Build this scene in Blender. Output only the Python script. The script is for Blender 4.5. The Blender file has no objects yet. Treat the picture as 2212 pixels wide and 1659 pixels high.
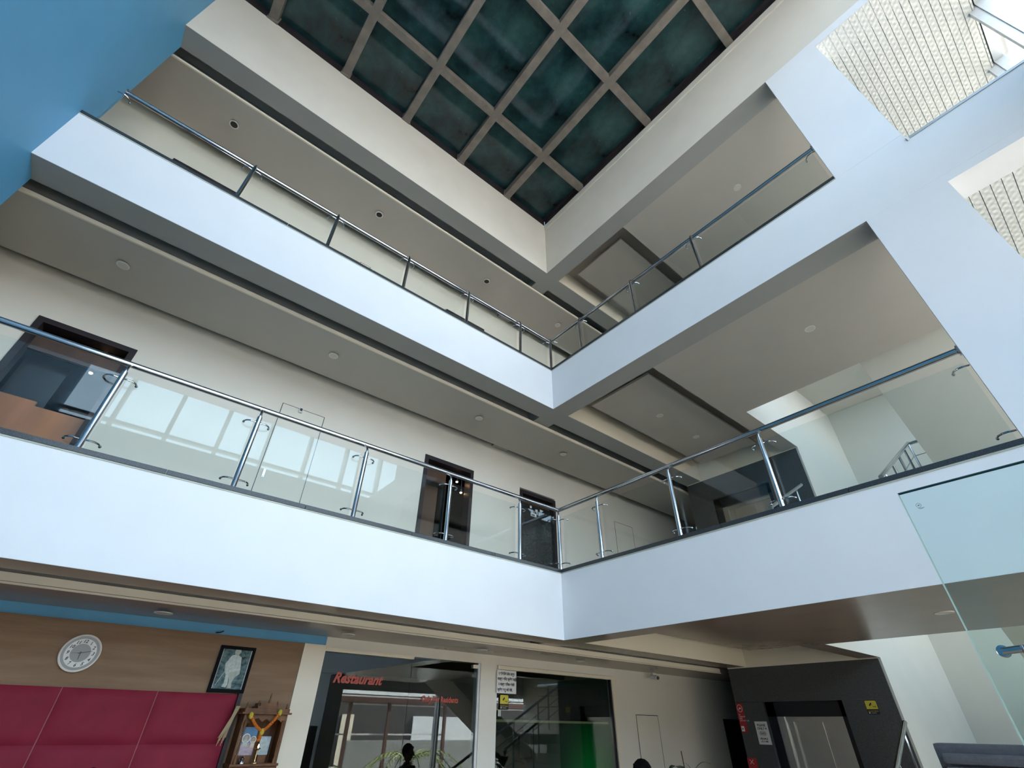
import bpy, bmesh, math, random
from mathutils import Vector, Matrix
random.seed(7)
PI = math.pi
sc = bpy.context.scene
C = sc.collection
ZO = 0.37            # everything is written in a frame whose zero is 0.37 m above the lobby floor; lifted at the end

# ------------------------------------------------------------------ camera, sky, exposure
cam_d = bpy.data.cameras.new('camera'); cam = bpy.data.objects.new('camera', cam_d); C.objects.link(cam)
Rv = Vector((0.77122998, -0.63643282, 0.01255319)); Uv = Vector((-0.38401085, -0.44943588, 0.80656249)); Fv = Vector((0.50768099, 0.62686574, 0.59101554))
M = Matrix((Rv, Uv, -Fv)).transposed().to_4x4(); M.translation = Vector((-4.657, -4.6417, 1.5 + ZO)); cam.matrix_world = M
cam_d.sensor_fit = 'HORIZONTAL'; cam_d.sensor_width = 36; cam_d.lens = 1007.92 / 2212 * 36; cam_d.clip_start = .02; cam_d.clip_end = 400
sc.camera = cam

world = bpy.data.worlds.new('sky'); sc.world = world; world.use_nodes = True
wn = world.node_tree.nodes; wl = world.node_tree.links
for n in list(wn): wn.remove(n)
wo = wn.new('ShaderNodeOutputWorld'); wb = wn.new('ShaderNodeBackground'); wb.inputs['Strength'].default_value = 4.1
tcn = wn.new('ShaderNodeTexCoord'); sepn = wn.new('ShaderNodeSeparateXYZ'); rpn = wn.new('ShaderNodeValToRGB')
rpn.color_ramp.elements[0].position = 0.0; rpn.color_ramp.elements[0].color = (.92, .95, 1.0, 1)
rpn.color_ramp.elements[1].position = .8; rpn.color_ramp.elements[1].color = (.50, .74, 1.0, 1)
e = rpn.color_ramp.elements.new(.30); e.color = (.62, .81, 1.0, 1)
wl.new(tcn.outputs['Generated'], sepn.inputs[0]); wl.new(sepn.outputs['Z'], rpn.inputs[0]); wl.new(rpn.outputs[0], wb.inputs['Color']); wl.new(wb.outputs[0], wo.inputs[0])

sc.view_settings.view_transform = 'Standard'; sc.view_settings.look = 'None'; sc.view_settings.gamma = 1.0
sc.view_settings.exposure = 0.92; sc.view_settings.use_curve_mapping = False
cy = sc.cycles
cy.use_denoising = True
cy.max_bounces = 12; cy.diffuse_bounces = 4; cy.glossy_bounces = 5; cy.transmission_bounces = 6; cy.transparent_max_bounces = 24
cy.sample_clamp_indirect = 6; cy.caustics_reflective = False; cy.caustics_refractive = False

sun_d = bpy.data.lights.new('sun', 'SUN'); sun_d.energy = 36; sun_d.angle = .01; sun_d.color = (1, .93, .82)
sun = bpy.data.objects.new('sun', sun_d); C.objects.link(sun); sun.rotation_euler = Vector((-.7, -.16, -.72)).to_track_quat('-Z', 'Y').to_euler()
def portal(name, loc, sx, sz, rot):
    l = bpy.data.lights.new(name, 'AREA'); l.shape = 'RECTANGLE'; l.size = sx; l.size_y = sz; l.cycles.is_portal = True
    o = bpy.data.objects.new(name, l); C.objects.link(o); o.location = loc; o.rotation_euler = rot; return o
# daylight portals in the three glazed bands of the street front (they only guide sky sampling)
for zc, h in ((1.0, 2.7), (4.4, 2.5), (8.6, 4.3)):
    portal('front_portal', (.35, -7.12, zc), 14.2, h, (PI/2, 0, 0))

# ------------------------------------------------------------------ materials
MATS = {}
def mat(name, col, rough=.6, metal=0., spec=.5, noise=0., nscale=8., bump=0., bscale=60., stretch=None, coat=0., col2=None):
    if name in MATS: return MATS[name]
    m = bpy.data.materials.new(name); m.use_nodes = True; MATS[name] = m
    nt = m.node_tree; b = nt.nodes['Principled BSDF']
    b.inputs['Base Color'].default_value = (*col, 1); b.inputs['Roughness'].default_value = rough; b.inputs['Metallic'].default_value = metal
    b.inputs['Specular IOR Level'].default_value = spec
    if coat: b.inputs['Coat Weight'].default_value = coat; b.inputs['Coat Roughness'].default_value = .08
    tc = nt.nodes.new('ShaderNodeTexCoord'); mp = nt.nodes.new('ShaderNodeMapping'); nt.links.new(tc.outputs['Object'], mp.inputs[0])
    if stretch: mp.inputs['Scale'].default_value = stretch
    n = nt.nodes.new('ShaderNodeTexNoise'); n.inputs['Scale'].default_value = nscale; n.inputs['Detail'].default_value = 5
    nt.links.new(mp.outputs[0], n.inputs['Vector'])
    r = nt.nodes.new('ShaderNodeValToRGB'); nt.links.new(n.outputs['Fac'], r.inputs[0])
    if col2 is None: c1 = tuple(c*(1-noise) for c in col); c2 = tuple(min(1, c*(1+noise)) for c in col)
    else: c1, c2 = col, col2
    r.color_ramp.elements[0].position = .3; r.color_ramp.elements[0].color = (*c1, 1)
    r.color_ramp.elements[1].position = .7; r.color_ramp.elements[1].color = (*c2, 1)
    nt.links.new(r.outputs[0], b.inputs['Base Color'])
    if bump:
        n2 = nt.nodes.new('ShaderNodeTexNoise'); n2.inputs['Scale'].default_value = bscale; nt.links.new(mp.outputs[0], n2.inputs['Vector'])
        bp = nt.nodes.new('ShaderNodeBump'); bp.inputs['Strength'].default_value = bump; bp.inputs['Distance'].default_value = .01
        nt.links.new(n2.outputs['Fac'], bp.inputs['Height']); nt.links.new(bp.outputs[0], b.inputs['Normal'])
    return m
def glass(name, tint, ior=1.38, boost=0.0):
    m = bpy.data.materials.new(name); m.use_nodes = True; MATS[name] = m
    nt = m.node_tree; nt.nodes.remove(nt.nodes['Principled BSDF']); out = nt.nodes['Material Output']
    t = nt.nodes.new('ShaderNodeBsdfTransparent'); t.inputs[0].default_value = (*tint, 1)
    g = nt.nodes.new('ShaderNodeBsdfGlossy'); g.inputs['Roughness'].default_value = 0.0; g.inputs[0].default_value = (.96, 1, 1, 1)
    # Schlick reflectance from the facing angle, the same on both faces of a sheet
    geo = nt.nodes.new('ShaderNodeNewGeometry'); dt = nt.nodes.new('ShaderNodeVectorMath'); dt.operation = 'DOT_PRODUCT'
    nt.links.new(geo.outputs['Incoming'], dt.inputs[0]); nt.links.new(geo.outputs['Normal'], dt.inputs[1])
    def mth(op, x, y):
        q = nt.nodes.new('ShaderNodeMath'); q.operation = op
        for i_, v_ in enumerate((x, y)):
            if v_ is None: continue
            if isinstance(v_, (int, float)): q.inputs[i_].default_value = v_
            else: nt.links.new(v_, q.inputs[i_])
        return q.outputs[0]
    f0 = ((ior-1)/(ior+1))**2
    fr = mth('ADD', mth('MULTIPLY', mth('POWER', mth('SUBTRACT', 1.0, mth('ABSOLUTE', dt.outputs['Value'], None)), 5.0), 1-f0), f0)
    a = nt.nodes.new('ShaderNodeMath'); a.operation = 'ADD'; a.inputs[1].default_value = boost; a.use_clamp = True
    n = nt.nodes.new('ShaderNodeTexNoise'); n.inputs['Scale'].default_value = .9; n.inputs['Detail'].default_value = 0
    bp = nt.nodes.new('ShaderNodeBump'); bp.inputs['Strength'].default_value = .025; bp.inputs['Distance'].default_value = .02
    tc = nt.nodes.new('ShaderNodeTexCoord'); nt.links.new(tc.outputs['Object'], n.inputs['Vector']); nt.links.new(n.outputs['Fac'], bp.inputs['Height']); nt.links.new(bp.outputs[0], g.inputs['Normal'])
    mx = nt.nodes.new('ShaderNodeMixShader'); nt.links.new(fr, a.inputs[0]); nt.links.new(a.outputs[0], mx.inputs[0])
    nt.links.new(t.outputs[0], mx.inputs[1]); nt.links.new(g.outputs[0], mx.inputs[2]); nt.links.new(mx.outputs[0], out.inputs[0]); return m
def emis(name, col, s):
    m = bpy.data.materials.new(name); m.use_nodes = True; MATS[name] = m
    b = m.node_tree.nodes['Principled BSDF']; b.inputs['Base Color'].default_value = (*col, 1)
    b.inputs['Emission Color'].default_value = (*col, 1); b.inputs['Emission Strength'].default_value = s; return m

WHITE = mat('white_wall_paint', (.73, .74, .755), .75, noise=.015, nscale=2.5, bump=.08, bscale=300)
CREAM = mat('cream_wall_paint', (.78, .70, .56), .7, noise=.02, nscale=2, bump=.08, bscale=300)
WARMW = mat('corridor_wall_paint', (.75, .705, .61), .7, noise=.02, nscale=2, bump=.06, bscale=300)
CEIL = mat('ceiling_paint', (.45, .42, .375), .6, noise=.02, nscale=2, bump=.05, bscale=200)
CEILG = mat('lobby_ceiling_shaded', (.26, .205, .17), .24, noise=.05, nscale=2)  # shade and warm floor bounce are put into this brown
BEAM = mat('beam_paint_shaded', (.34, .34, .32), .6, noise=.02, nscale=2)  # same paint as the fascia, darkened so the colour carries the underside shade
ROOFW = mat('roof_fascia_paint', (.66, .62, .54), .7, noise=.03, nscale=2, bump=.06, bscale=300)
STAIRW = mat('stairwell_paint', (.60, .60, .545), .7, noise=.02, nscale=2)
BLUE = mat('blue_wall_paint', (.095, .325, .53), .55, noise=.03, nscale=3, bump=.1, bscale=300)
GRAN = mat('black_granite', (.018, .019, .021), .18, noise=.6, nscale=160)
LGRAN = mat('lift_granite', (.06, .062, .06), .35, noise=.35, nscale=90)
SILL = mat('coping_granite', (.035, .04, .045), .25, noise=.5, nscale=120)
PALE = mat('pale_bedding', (.45, .47, .40), .7, noise=.1)
STEEL = mat('polished_steel', (.46, .48, .51), .13, metal=1, noise=.05, nscale=20)
BRUSH = mat('brushed_steel', (.62, .58, .50), .34, metal=1, noise=.06, nscale=3)
ALU = mat('aluminium', (.55, .58, .60), .4, metal=.6, noise=.05, nscale=10)
FLOORM = mat('marble_floor', (.42, .29, .19), .15, noise=.15, nscale=2.0)
FRAME = mat('dark_door_frame', (.030, .024, .027), .4, noise=.1, spec=.2)
BLACK = mat('black_lacquer', (.008, .008, .009), .25, noise=.1)
DARKW = mat('dark_brown_wood', (.07, .035, .02), .35, noise=.4, nscale=4, stretch=(1, 1, .15))
WOOD = mat('brown_laminate', (.18, .098, .048), .5, nscale=3.0, stretch=(.35, 1, 3.5), col2=(.25, .155, .088), spec=.25, bump=.15, bscale=40)
TEAK = mat('teak_wood', (.075, .026, .010), .45, nscale=10, stretch=(1, 1, .2), col2=(.21, .095, .038), spec=.25)
RED = mat('maroon_leatherette', (.225, .015, .034), .6, spec=.2, noise=.08, nscale=6, bump=.25, bscale=180)
BEAMS = mat('skylight_steel', (.19, .165, .14), .5, noise=.2, nscale=6, bump=.1)
SLATM = mat('slot_dark', (.22, .21, .19), .8, noise=.05)
TILEM = mat('embossed_white_plank', (.66, .67, .65), .5, noise=.03, nscale=3)
GLASS = glass('railing_glass', (.93, .957, .952))
WGLASS = glass('window_glass', (.985, .99, .99))
DGLASS = glass('shopfront_glass', (.62, .66, .64), boost=.03)
GDOOR = glass('green_door_glass', (.90, .965, .955))
WPAPER = mat('white_sticker', (.75, .74, .72), .5)
YEL = mat('yellow_sticker', (.62, .52, .05), .45)
INK = mat('black_ink', (.01, .01, .01), .5)
REDT = mat('red_vinyl_letter', (.42, .075, .05), .6)
REDS = mat('red_sign_vinyl', (.40, .012, .015), .4)
FABG = mat('charcoal_grey_fabric', (.085, .085, .095), .9, noise=.12, nscale=40, bump=.5, bscale=300)
LEAF = mat('green_leaf', (.03, .07, .035), .35, noise=.35, nscale=6)
PALML = mat('palm_leaf', (.20, .24, .07), .5, noise=.4, nscale=6)
ORANGE = mat('marigold_orange', (.62, .16, .01), .8, noise=.3, nscale=90, bump=1, bscale=160)
YFLOW = mat('marigold_yellow', (.60, .45, .04), .8, noise=.25, nscale=90, bump=1, bscale=160)
BRASS = mat('brass', (.65, .43, .18), .22, metal=1)
HAIR = mat('black_hair', (.005, .004, .004), .9, spec=.05, bump=1, bscale=120)
SKIN = mat('skin', (.22, .11, .07), .5, noise=.06)
SHIRT = mat('dark_shirt', (.03, .035, .05), .8, noise=.1)
TROU = mat('dark_trousers', (.02, .02, .025), .8, noise=.1)
TILEF = mat('corridor_floor_tile', (.50, .45, .38), .25, noise=.08, nscale=2)
GROUND = mat('outdoor_paving', (.26, .24, .21), .8, noise=.1, nscale=1.5)
GREYP = mat('grey_paint', (.30, .31, .31), .6, noise=.05)

def skyl_glass():
    m = bpy.data.materials.new('sooty_skylight_glass'); m.use_nodes = True; nt = m.node_tree; b = nt.nodes['Principled BSDF']
    tc = nt.nodes.new('ShaderNodeTexCoord'); n = nt.nodes.new('ShaderNodeTexNoise'); n.inputs['Scale'].default_value = 1.15; n.inputs['Detail'].default_value = 7; n.inputs['Roughness'].default_value = .62; n.inputs['Distortion'].default_value = .15
    nt.links.new(tc.outputs['Object'], n.inputs['Vector'])
    r = nt.nodes.new('ShaderNodeValToRGB'); el = r.color_ramp.elements
    el[0].position = .34; el[0].color = (.002, .004, .005, 1); el[1].position = .72; el[1].color = (.038, .11, .105, 1)
    e = el.new(.52); e.color = (.018, .055, .060, 1)
    nt.links.new(n.outputs['Fac'], r.inputs[0])
    n2 = nt.nodes.new('ShaderNodeTexNoise'); n2.inputs['Scale'].default_value = 9; n2.inputs['Detail'].default_value = 8; nt.links.new(tc.outputs['Object'], n2.inputs['Vector'])
    r2 = nt.nodes.new('ShaderNodeValToRGB'); r2.color_ramp.elements[0].position = .66; r2.color_ramp.elements[0].color = (0, 0, 0, 1); r2.color_ramp.elements[1].position = .82; r2.color_ramp.elements[1].color = (.11, .12, .09, 1)
    nt.links.new(n2.outputs['Fac'], r2.inputs[0])
    a = nt.nodes.new('ShaderNodeMixRGB'); a.blend_type = 'ADD'; a.inputs[0].default_value = .8; nt.links.new(r.outputs[0], a.inputs[1]); nt.links.new(r2.outputs[0], a.inputs[2])
    nt.links.new(a.outputs[0], b.inputs['Base Color']); b.inputs['Roughness'].default_value = .06; b.inputs['IOR'].default_value = 1.45
    return m
SKYG = skyl_glass()
def emboss_mat():
    m = TILEM; nt = m.node_tree; b = nt.nodes['Principled BSDF']; tc = nt.nodes.new('ShaderNodeTexCoord')
    mp = nt.nodes.new('ShaderNodeMapping'); mp.inputs['Scale'].default_value = (16, 22, 16); nt.links.new(tc.outputs['Object'], mp.inputs[0])
    sp = nt.nodes.new('ShaderNodeSeparateXYZ'); nt.links.new(tc.outputs['Object'], sp.inputs[0])
    def sn(o_, k):
        a_ = nt.nodes.new('ShaderNodeMath'); a_.operation = 'MULTIPLY'; a_.inputs[1].default_value = k; nt.links.new(o_, a_.inputs[0])
        b_ = nt.nodes.new('ShaderNodeMath'); b_.operation = 'SINE'; nt.links.new(a_.outputs[0], b_.inputs[0]); return b_.outputs[0]
    v = nt.nodes.new('ShaderNodeMath'); v.operation = 'MULTIPLY'; nt.links.new(sn(sp.outputs['X'], 2*PI/.085), v.inputs[0]); nt.links.new(sn(sp.outputs['Y'], 2*PI/.081), v.inputs[1])
    bp = nt.nodes.new('ShaderNodeBump'); bp.inputs['Strength'].default_value = .38; bp.inputs['Distance'].default_value = .011
    nt.links.new(v.outputs[0], bp.inputs['Height']); nt.links.new(bp.outputs[0], b.inputs['Normal'])
emboss_mat()

# ------------------------------------------------------------------ mesh helpers
class MB:
    def __init__(s): s.v = []; s.f = []
    def add(s, vs, fs):
        k = len(s.v); s.v += [tuple(p) for p in vs]; s.f += [tuple(i + k for i in f) for f in fs]; return s
    def box(s, x0, x1, y0, y1, z0, z1):
        x0, x1 = min(x0, x1), max(x0, x1); y0, y1 = min(y0, y1), max(y0, y1); z0, z1 = min(z0, z1), max(z0, z1)
        return s.add([(x0, y0, z0), (x1, y0, z0), (x1, y1, z0), (x0, y1, z0), (x0, y0, z1), (x1, y0, z1), (x1, y1, z1), (x0, y1, z1)],
                     [(0, 3, 2, 1), (4, 5, 6, 7), (0, 1, 5, 4), (1, 2, 6, 5), (2, 3, 7, 6), (3, 0, 4, 7)])
    def tube(s, pts, r, n=12, cap=True):
        pts = [Vector(p) for p in pts]; rr = r if isinstance(r, (list, tuple)) else [r]*len(pts)
        up = Vector((0, 0, 1)); rings = []
        prev = None
        for i, p in enumerate(pts):
            d = (pts[min(i+1, len(pts)-1)] - pts[max(i-1, 0)]).normalized()
            if prev is None:
                a = up if abs(d.z) < .9 else Vector((1, 0, 0)); u = d.cross(a).normalized()
            else:
                u = (prev - d*prev.dot(d)).normalized()
            prev = u; w = d.cross(u)
            rings.append([p + (u*math.cos(2*PI*k/n) + w*math.sin(2*PI*k/n))*rr[i] for k in range(n)])
        vs = [q for g in rings for q in g]; fs = []
        for i in range(len(pts)-1):
            for k in range(n): fs.append((i*n+k, i*n+(k+1) % n, (i+1)*n+(k+1) % n, (i+1)*n+k))
        if cap: fs.append(tuple(range(n))[::-1]); fs.append(tuple((len(pts)-1)*n+k for k in range(n)))
        return s.add(vs, fs)
    def lathe(s, c, prof, n=24, axis='z'):
        # prof: (radius, height) pairs along axis from c
        vs = []; fs = []
        for r, h in prof:
            for k in range(n):
                a = 2*PI*k/n; p, q = r*math.cos(a), r*math.sin(a)
                vs.append({'z': (c[0]+p, c[1]+q, c[2]+h), 'y': (c[0]+p, c[1]+h, c[2]+q), 'x': (c[0]+h, c[1]+p, c[2]+q)}[axis])
        for i in range(len(prof)-1):
            for k in range(n): fs.append((i*n+k, i*n+(k+1) % n, (i+1)*n+(k+1) % n, (i+1)*n+k))
        fs.append(tuple(range(n))[::-1]); fs.append(tuple((len(prof)-1)*n+k for k in range(n)))
        return s.add(vs, fs)
    def ball(s, c, r, n=10, sq=(1, 1, 1)):
        vs = []; fs = []
        m = n//2
        for i in range(1, m):
            t = PI*i/m
            for k in range(n): vs.append((c[0]+sq[0]*r*math.sin(t)*math.cos(2*PI*k/n), c[1]+sq[1]*r*math.sin(t)*math.sin(2*PI*k/n), c[2]+sq[2]*r*math.cos(t)))
        vs += [(c[0], c[1], c[2]+sq[2]*r), (c[0], c[1], c[2]-sq[2]*r)]; a, b = len(vs)-2, len(vs)-1
        for k in range(n):
            fs.append((a, k, (k+1) % n)); fs.append((b, (m-2)*n+(k+1) % n, (m-2)*n+k))
            for i in range(m-2): fs.append((i*n+k, (i+1)*n+k, (i+1)*n+(k+1) % n, i*n+(k+1) % n))
        return s.add(vs, fs)
    def prism(s, pts, d):
        # extrude polygon pts (3D, planar) by vector d
        n = len(pts); d = Vector(d); vs = [Vector(p) for p in pts] + [Vector(p)+d for p in pts]
        fs = [tuple(range(n))[::-1], tuple(range(n, 2*n))] + [(i, (i+1) % n, n+(i+1) % n, n+i) for i in range(n)]
        return s.add(vs, fs)
    def build(s, name, m, parent=None, bevel=0, smooth=False, origin=None):
        xs = [p[0] for p in s.v]; ys = [p[1] for p in s.v]; zs = [p[2] for p in s.v]
        og = Vector(origin) if origin else Vector(((min(xs)+max(xs))/2, (min(ys)+max(ys))/2, min(zs)))
        me = bpy.data.meshes.new(name); me.from_pydata([tuple(Vector(p)-og) for p in s.v], [], s.f)
        bm = bmesh.new(); bm.from_mesh(me); bmesh.ops.recalc_face_normals(bm, faces=bm.faces)
        if bevel: bmesh.ops.bevel(bm, geom=list(bm.edges), offset=bevel, segments=2, affect='EDGES', profile=.7, clamp_overlap=True)
        bm.to_mesh(me); bm.free()
        if smooth:
            for p in me.polygons: p.use_smooth = True
            me.set_sharp_from_angle(angle=math.radians(40))
        me.materials.append(m)
        o = bpy.data.objects.new(name, me); C.objects.link(o); put(o, og, parent); return o
WLOC = {}
def put(o, og, parent):
    WLOC[o.name] = Vector(og)
    if parent is not None: o.parent = parent; o.location = Vector(og) - WLOC[parent.name]
    else: o.location = og
def tag(o, label=None, cat=None, group=None, kind=None):
    if label: o['label'] = label
    if cat: o['category'] = cat
    if group: o['group'] = group
    if kind: o['kind'] = kind
    return o
def thing(name, label, cat, loc, group=None):
    o = bpy.data.objects.new(name, None); C.objects.link(o); o.empty_display_size = .1; put(o, loc, None); return tag(o, label, cat, group)
def struct(name, loc=(0, 0, 0)):
    o = bpy.data.objects.new(name, None); C.objects.link(o); o.empty_display_size = .1; put(o, loc, None); o['kind'] = 'structure'; return o
def B(name, m, b, parent=None, bevel=0, kind=None):
    bxs = b if isinstance(b[0], (list, tuple)) else [b]
    mb = MB()
    for q in bxs: mb.box(*q)
    o = mb.build(name, m, parent, bevel)
    if parent is None: o['kind'] = kind or 'structure'
    return o
def copy_tree(o, dloc, label=None, group=None, parent=None):
    c = o.copy(); C.objects.link(c)
    if parent is not None:
        c.parent = parent; WLOC[c.name] = WLOC[parent.name] + o.location
    else:
        c.location = o.location + Vector(dloc); WLOC[c.name] = WLOC[o.name] + Vector(dloc)
    if label: c['label'] = label
    if group: c['group'] = group
    for ch in list(o.children): copy_tree(ch, (0, 0, 0), parent=c)
    return c
def text(name, body, size, m, parent, loc, rx=(PI/2, 0, 0), shear=0, ext=.001, align='LEFT', bold=0.0, sx=1.0):
    c = bpy.data.curves.new(name, 'FONT'); c.body = body; c.size = size; c.shear = shear; c.extrude = ext; c.align_x = align; c.offset = bold; c.resolution_u = 2
    o = bpy.data.objects.new('tmp', c); C.objects.link(o); bpy.context.view_layer.update()
    me = bpy.data.meshes.new_from_object(o.evaluated_get(bpy.context.evaluated_depsgraph_get())); bpy.data.objects.remove(o)
    me.transform(Matrix.Diagonal((sx, 1, 1, 1)))
    from mathutils import Euler
    me.transform(Euler(rx).to_matrix().to_4x4()); me.name = name; me.materials.clear(); me.materials.append(m)
    o = bpy.data.objects.new(name, me); C.objects.link(o); put(o, Vector(loc), parent); return o

XL, XW, YF = -6.75, -9.6, -6.85      # blue wall plane, street front plane
YB, YG = 1.70, 1.30        # corridor back wall (upper floors), lobby back wall
XE = 4.35                  # face of the lift core
LV = [(2.365, 3.15), (5.786, 6.585), (9.195, 10.82)]    # underside and top of each edge beam
FL = [-.37, 3.05, 6.46]    # floor levels

# ------------------------------------------------------------------ shell
B('floor', FLOORM, (XW-.2, 8.2, YF-.2, 6.8, FL[0]-.2, FL[0]))
B('wall_left', BLUE, [(XL-.3, XL, YF-.2, .33, FL[0], 11.3)])
B('wall_left', WARMW, [(XW-.2, XW, .0, YB+.2, FL[0], 11.3), (XW, XL-.3, .0, .05, FL[0], 11.3)])
for i, (zb, zt) in enumerate(LV):
    W = ROOFW if i == 2 else WHITE
    lvl = ('lobby', 'first', 'second')[i]
    # edge beam with its white fascia: left run, right run, cross beams through the corner
    B('balcony_fascia', W, [(XL, 0, 0, .34, zb, zt), (0, .34, -5.355, .34, zb, zt), (0, .34, YF, -5.355, zb, 6.461 if i == 1 else zt)])
    B('ceiling_beam', BEAM if i else CEILG, [(XL, .004, .004, .34, zb-.002, zb+.02), (.002, .34, YF, .34, zb-.0021, zb+.02), (.34, XE, .0, .34, zb, zb+.6), (0, .34, .34, YB, zb, zb+.6)])  # thin darker skin paints shade onto the fascia undersides
    top = zt-.10 if i < 2 else 10.6
    # structural slab closing the voids above the false ceilings
    slab = [(XW, 8.2, .34, 6.8 if i == 0 else YB+.1, top-.22, top), (.34, 2.51, YF, 0, top-.22, top), (2.51, 8.2, -2.0, .34, top-.22, top), (5.3, 8.2, YF, -5.3, top-.22, top), (2.51, 5.3, YF, -4.95, top-.22, top)]
    if i == 2: slab.append((2.51, 8.2, YF, -2.03, top-.22, top))
    B('floor_slab', SLATM, slab)
    if i < 2: B('floor', TILEF, [(q[0], q[1], q[2]+(.0 if q[2] > -2 else 0), min(q[3], YB), top, top+.012) for q in slab])
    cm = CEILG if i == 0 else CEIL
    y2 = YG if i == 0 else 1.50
    # hung corridor ceiling with its two stepped lips
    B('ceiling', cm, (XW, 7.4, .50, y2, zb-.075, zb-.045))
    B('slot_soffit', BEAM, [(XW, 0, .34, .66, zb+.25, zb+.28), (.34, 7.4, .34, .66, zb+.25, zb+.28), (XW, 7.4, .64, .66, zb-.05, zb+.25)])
    B('trim_%d' % (2*i+1), CREAM, [(XW, XE if i == 0 else 7.4, .49, .51, zb-.056, zb+.002 if i == 0 else zb-.016), (XW, XE if i == 0 else 7.4, .478, .50, zb-.075, zb-.062)])
    # right hand flat ceiling around the coffer (and the stair opening on two floors)
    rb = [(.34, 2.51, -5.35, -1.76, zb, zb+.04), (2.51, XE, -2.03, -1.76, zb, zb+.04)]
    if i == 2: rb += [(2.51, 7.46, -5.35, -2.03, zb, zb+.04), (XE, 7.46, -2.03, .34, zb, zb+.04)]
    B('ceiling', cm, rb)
    cf = struct('ceiling', (2.3, -.9, zb))
    B('coffer_side', CREAM, [(.34, XE, -.012, .0, zb+.001, zb+.45), (XE-.01, XE, -1.76, 0, zb, zb+.45)], cf)
    B('coffer_side', cm, [(.34, .35, -1.76, -.012, zb+.04, zb+.45), (.34, XE-.01, -1.76, -1.75, zb+.04, zb+.45), (.34, XE, -1.76, 0, zb+.45, zb+.47)], cf)
    B('coffer_panel', cm, (.66, XE-.3, -1.47, -.28, zb+.2, zb+.24), cf)
# corridor back walls with door openings
D1 = [(-6.39, -5.45), (-1.36, -.375), (.705, 1.62)]
def wall_with_holes(name, m, x0, x1, y0, y1, z0, z1, holes, ztop):
    bx = []; x = x0
    for a, b in holes: bx.append((x, a, y0, y1, z0, ztop)); x = b
    bx.append((x, x1, y0, y1, z0, ztop)); bx.append((x0, x1, y0, y1, ztop, z1))
    return B(name, m, bx)
wall_with_holes('wall_back', WARMW, XW, 8.2, YB, YB+.15, 3.05, 6.24, D1, 5.16)
wall_with_holes('wall_back', WARMW, XW, 8.2, YB, YB+.15, 6.46, 10.4, D1[:2], 8.57)
# lobby back wall: blue band, cream piers and headers round the glazed fronts
B('wall_back', BLUE, [(XL, -2.48, YG, YG+.15, 2.203, 2.36)])
B('wall_back', WARMW, [(XL, -2.48, YG+.002, YG+.15, FL[0], 2.203), (-2.48, 8.2, YG, YG+.15, 2.18, 2.36), (-.31, -.025, YG, YG+.15, FL[0], 2.18), (2.40, 5.5, YG, YG+.15, FL[0], 2.18), (6.2, 8.2, YG, YG+.15, FL[0], 2.18), (5.5, 6.2, YG, YG+.15, 1.66, 2.18)])
B('trim_7', CREAM, [(-2.722, -2.48, YG-.03, YG+.002, FL[0], 2.203)])
# right hand wall: column between the galleries and the bay at the street side
B('wall_right', WHITE, [(0, .34, -5.355, -4.707, FL[0], 2.364), (0, .34, -5.355, -4.707, 3.151, 5.785), (0, .34, -5.355, -4.707, 6.586, 9.194), (0, .34, YF, -5.355, 9.035, 9.194), (0, .34, YF, -5.355, 5.681, 5.785)])
# roof line closing the top, street front bands
B('wall_front', WHITE, [(XL, 8.2, YF-.2, YF, 10.75, 11.3), (0, 8.2, YF-.2, YF, 9.15, 10.75), (XL, 8.2, YF-.2, YF, 5.70, 6.46), (XL, 8.2, YF-.2, YF, 2.30, 3.2)])
B('roof_slab', SLATM, [(0.3, 8.2, YF-.2, 2, 10.9, 11.3), (XW-.2, .3, .3, 2, 10.9, 11.3)])
# stairwell walls
B('wall_stairwell', STAIRW, [(XE+.02, 7.46, -2.03, -2.0, FL[0], 7.75), (2.505, XE+.02, -2.034, -1.99, 2.3655, 3.10), (2.505, XE+.02, -2.034, -1.99, 5.7865, 7.75), (7.46, 7.6, YF, 6.8, FL[0], 11.0)])
B('ceiling', STAIRW, (2.9, 7.46, -4.9, -2.03, 7.75, 7.8))

# ------------------------------------------------------------------ skylight
sky = struct('window_1', (-3.4, -3.4, 10.85))
xb = [XL, -6.10, -4.84, -3.62, -2.36, -1.13, 0]; yb = [0, -1.16, -2.93, -4.62, -6.2, YF]
for x in xb[1:-1]:
    B('beam', BEAMS, (x-.07, x+.07, YF, 0, 10.84, 11.02), sky)
    B('beam_end_cap', BEAMS, (x-.085, x+.085, -.03, 0.001, 10.80, 11.02), sky)
for y in yb[1:-1]:
    for a, b in zip(xb[:-1], xb[1:]):
        B('cross_bar', BEAMS, (a+(.07 if a > XL else 0), b-(.07 if b < 0 else 0), y-.065, y+.065, 10.85, 10.99), sky)
for a, b in zip(xb[:-1], xb[1:]):
    for c, d in zip(yb[:-1], yb[1:]):
        B('pane', SKYG, (a, b, d, c, 11.04, 11.05), sky)
B('kerb_frame', FRAME, [(0.001, .33, YF, 0, 10.83, 11.1), (-.05, .001, YF, 0, 10.992, 11.1), (XL, 0, .001, .34, 10.83, 11.1)], sky)
B('trim_8', ROOFW, (-.02, .02, YF, 0, 10.66, 10.815))

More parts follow.
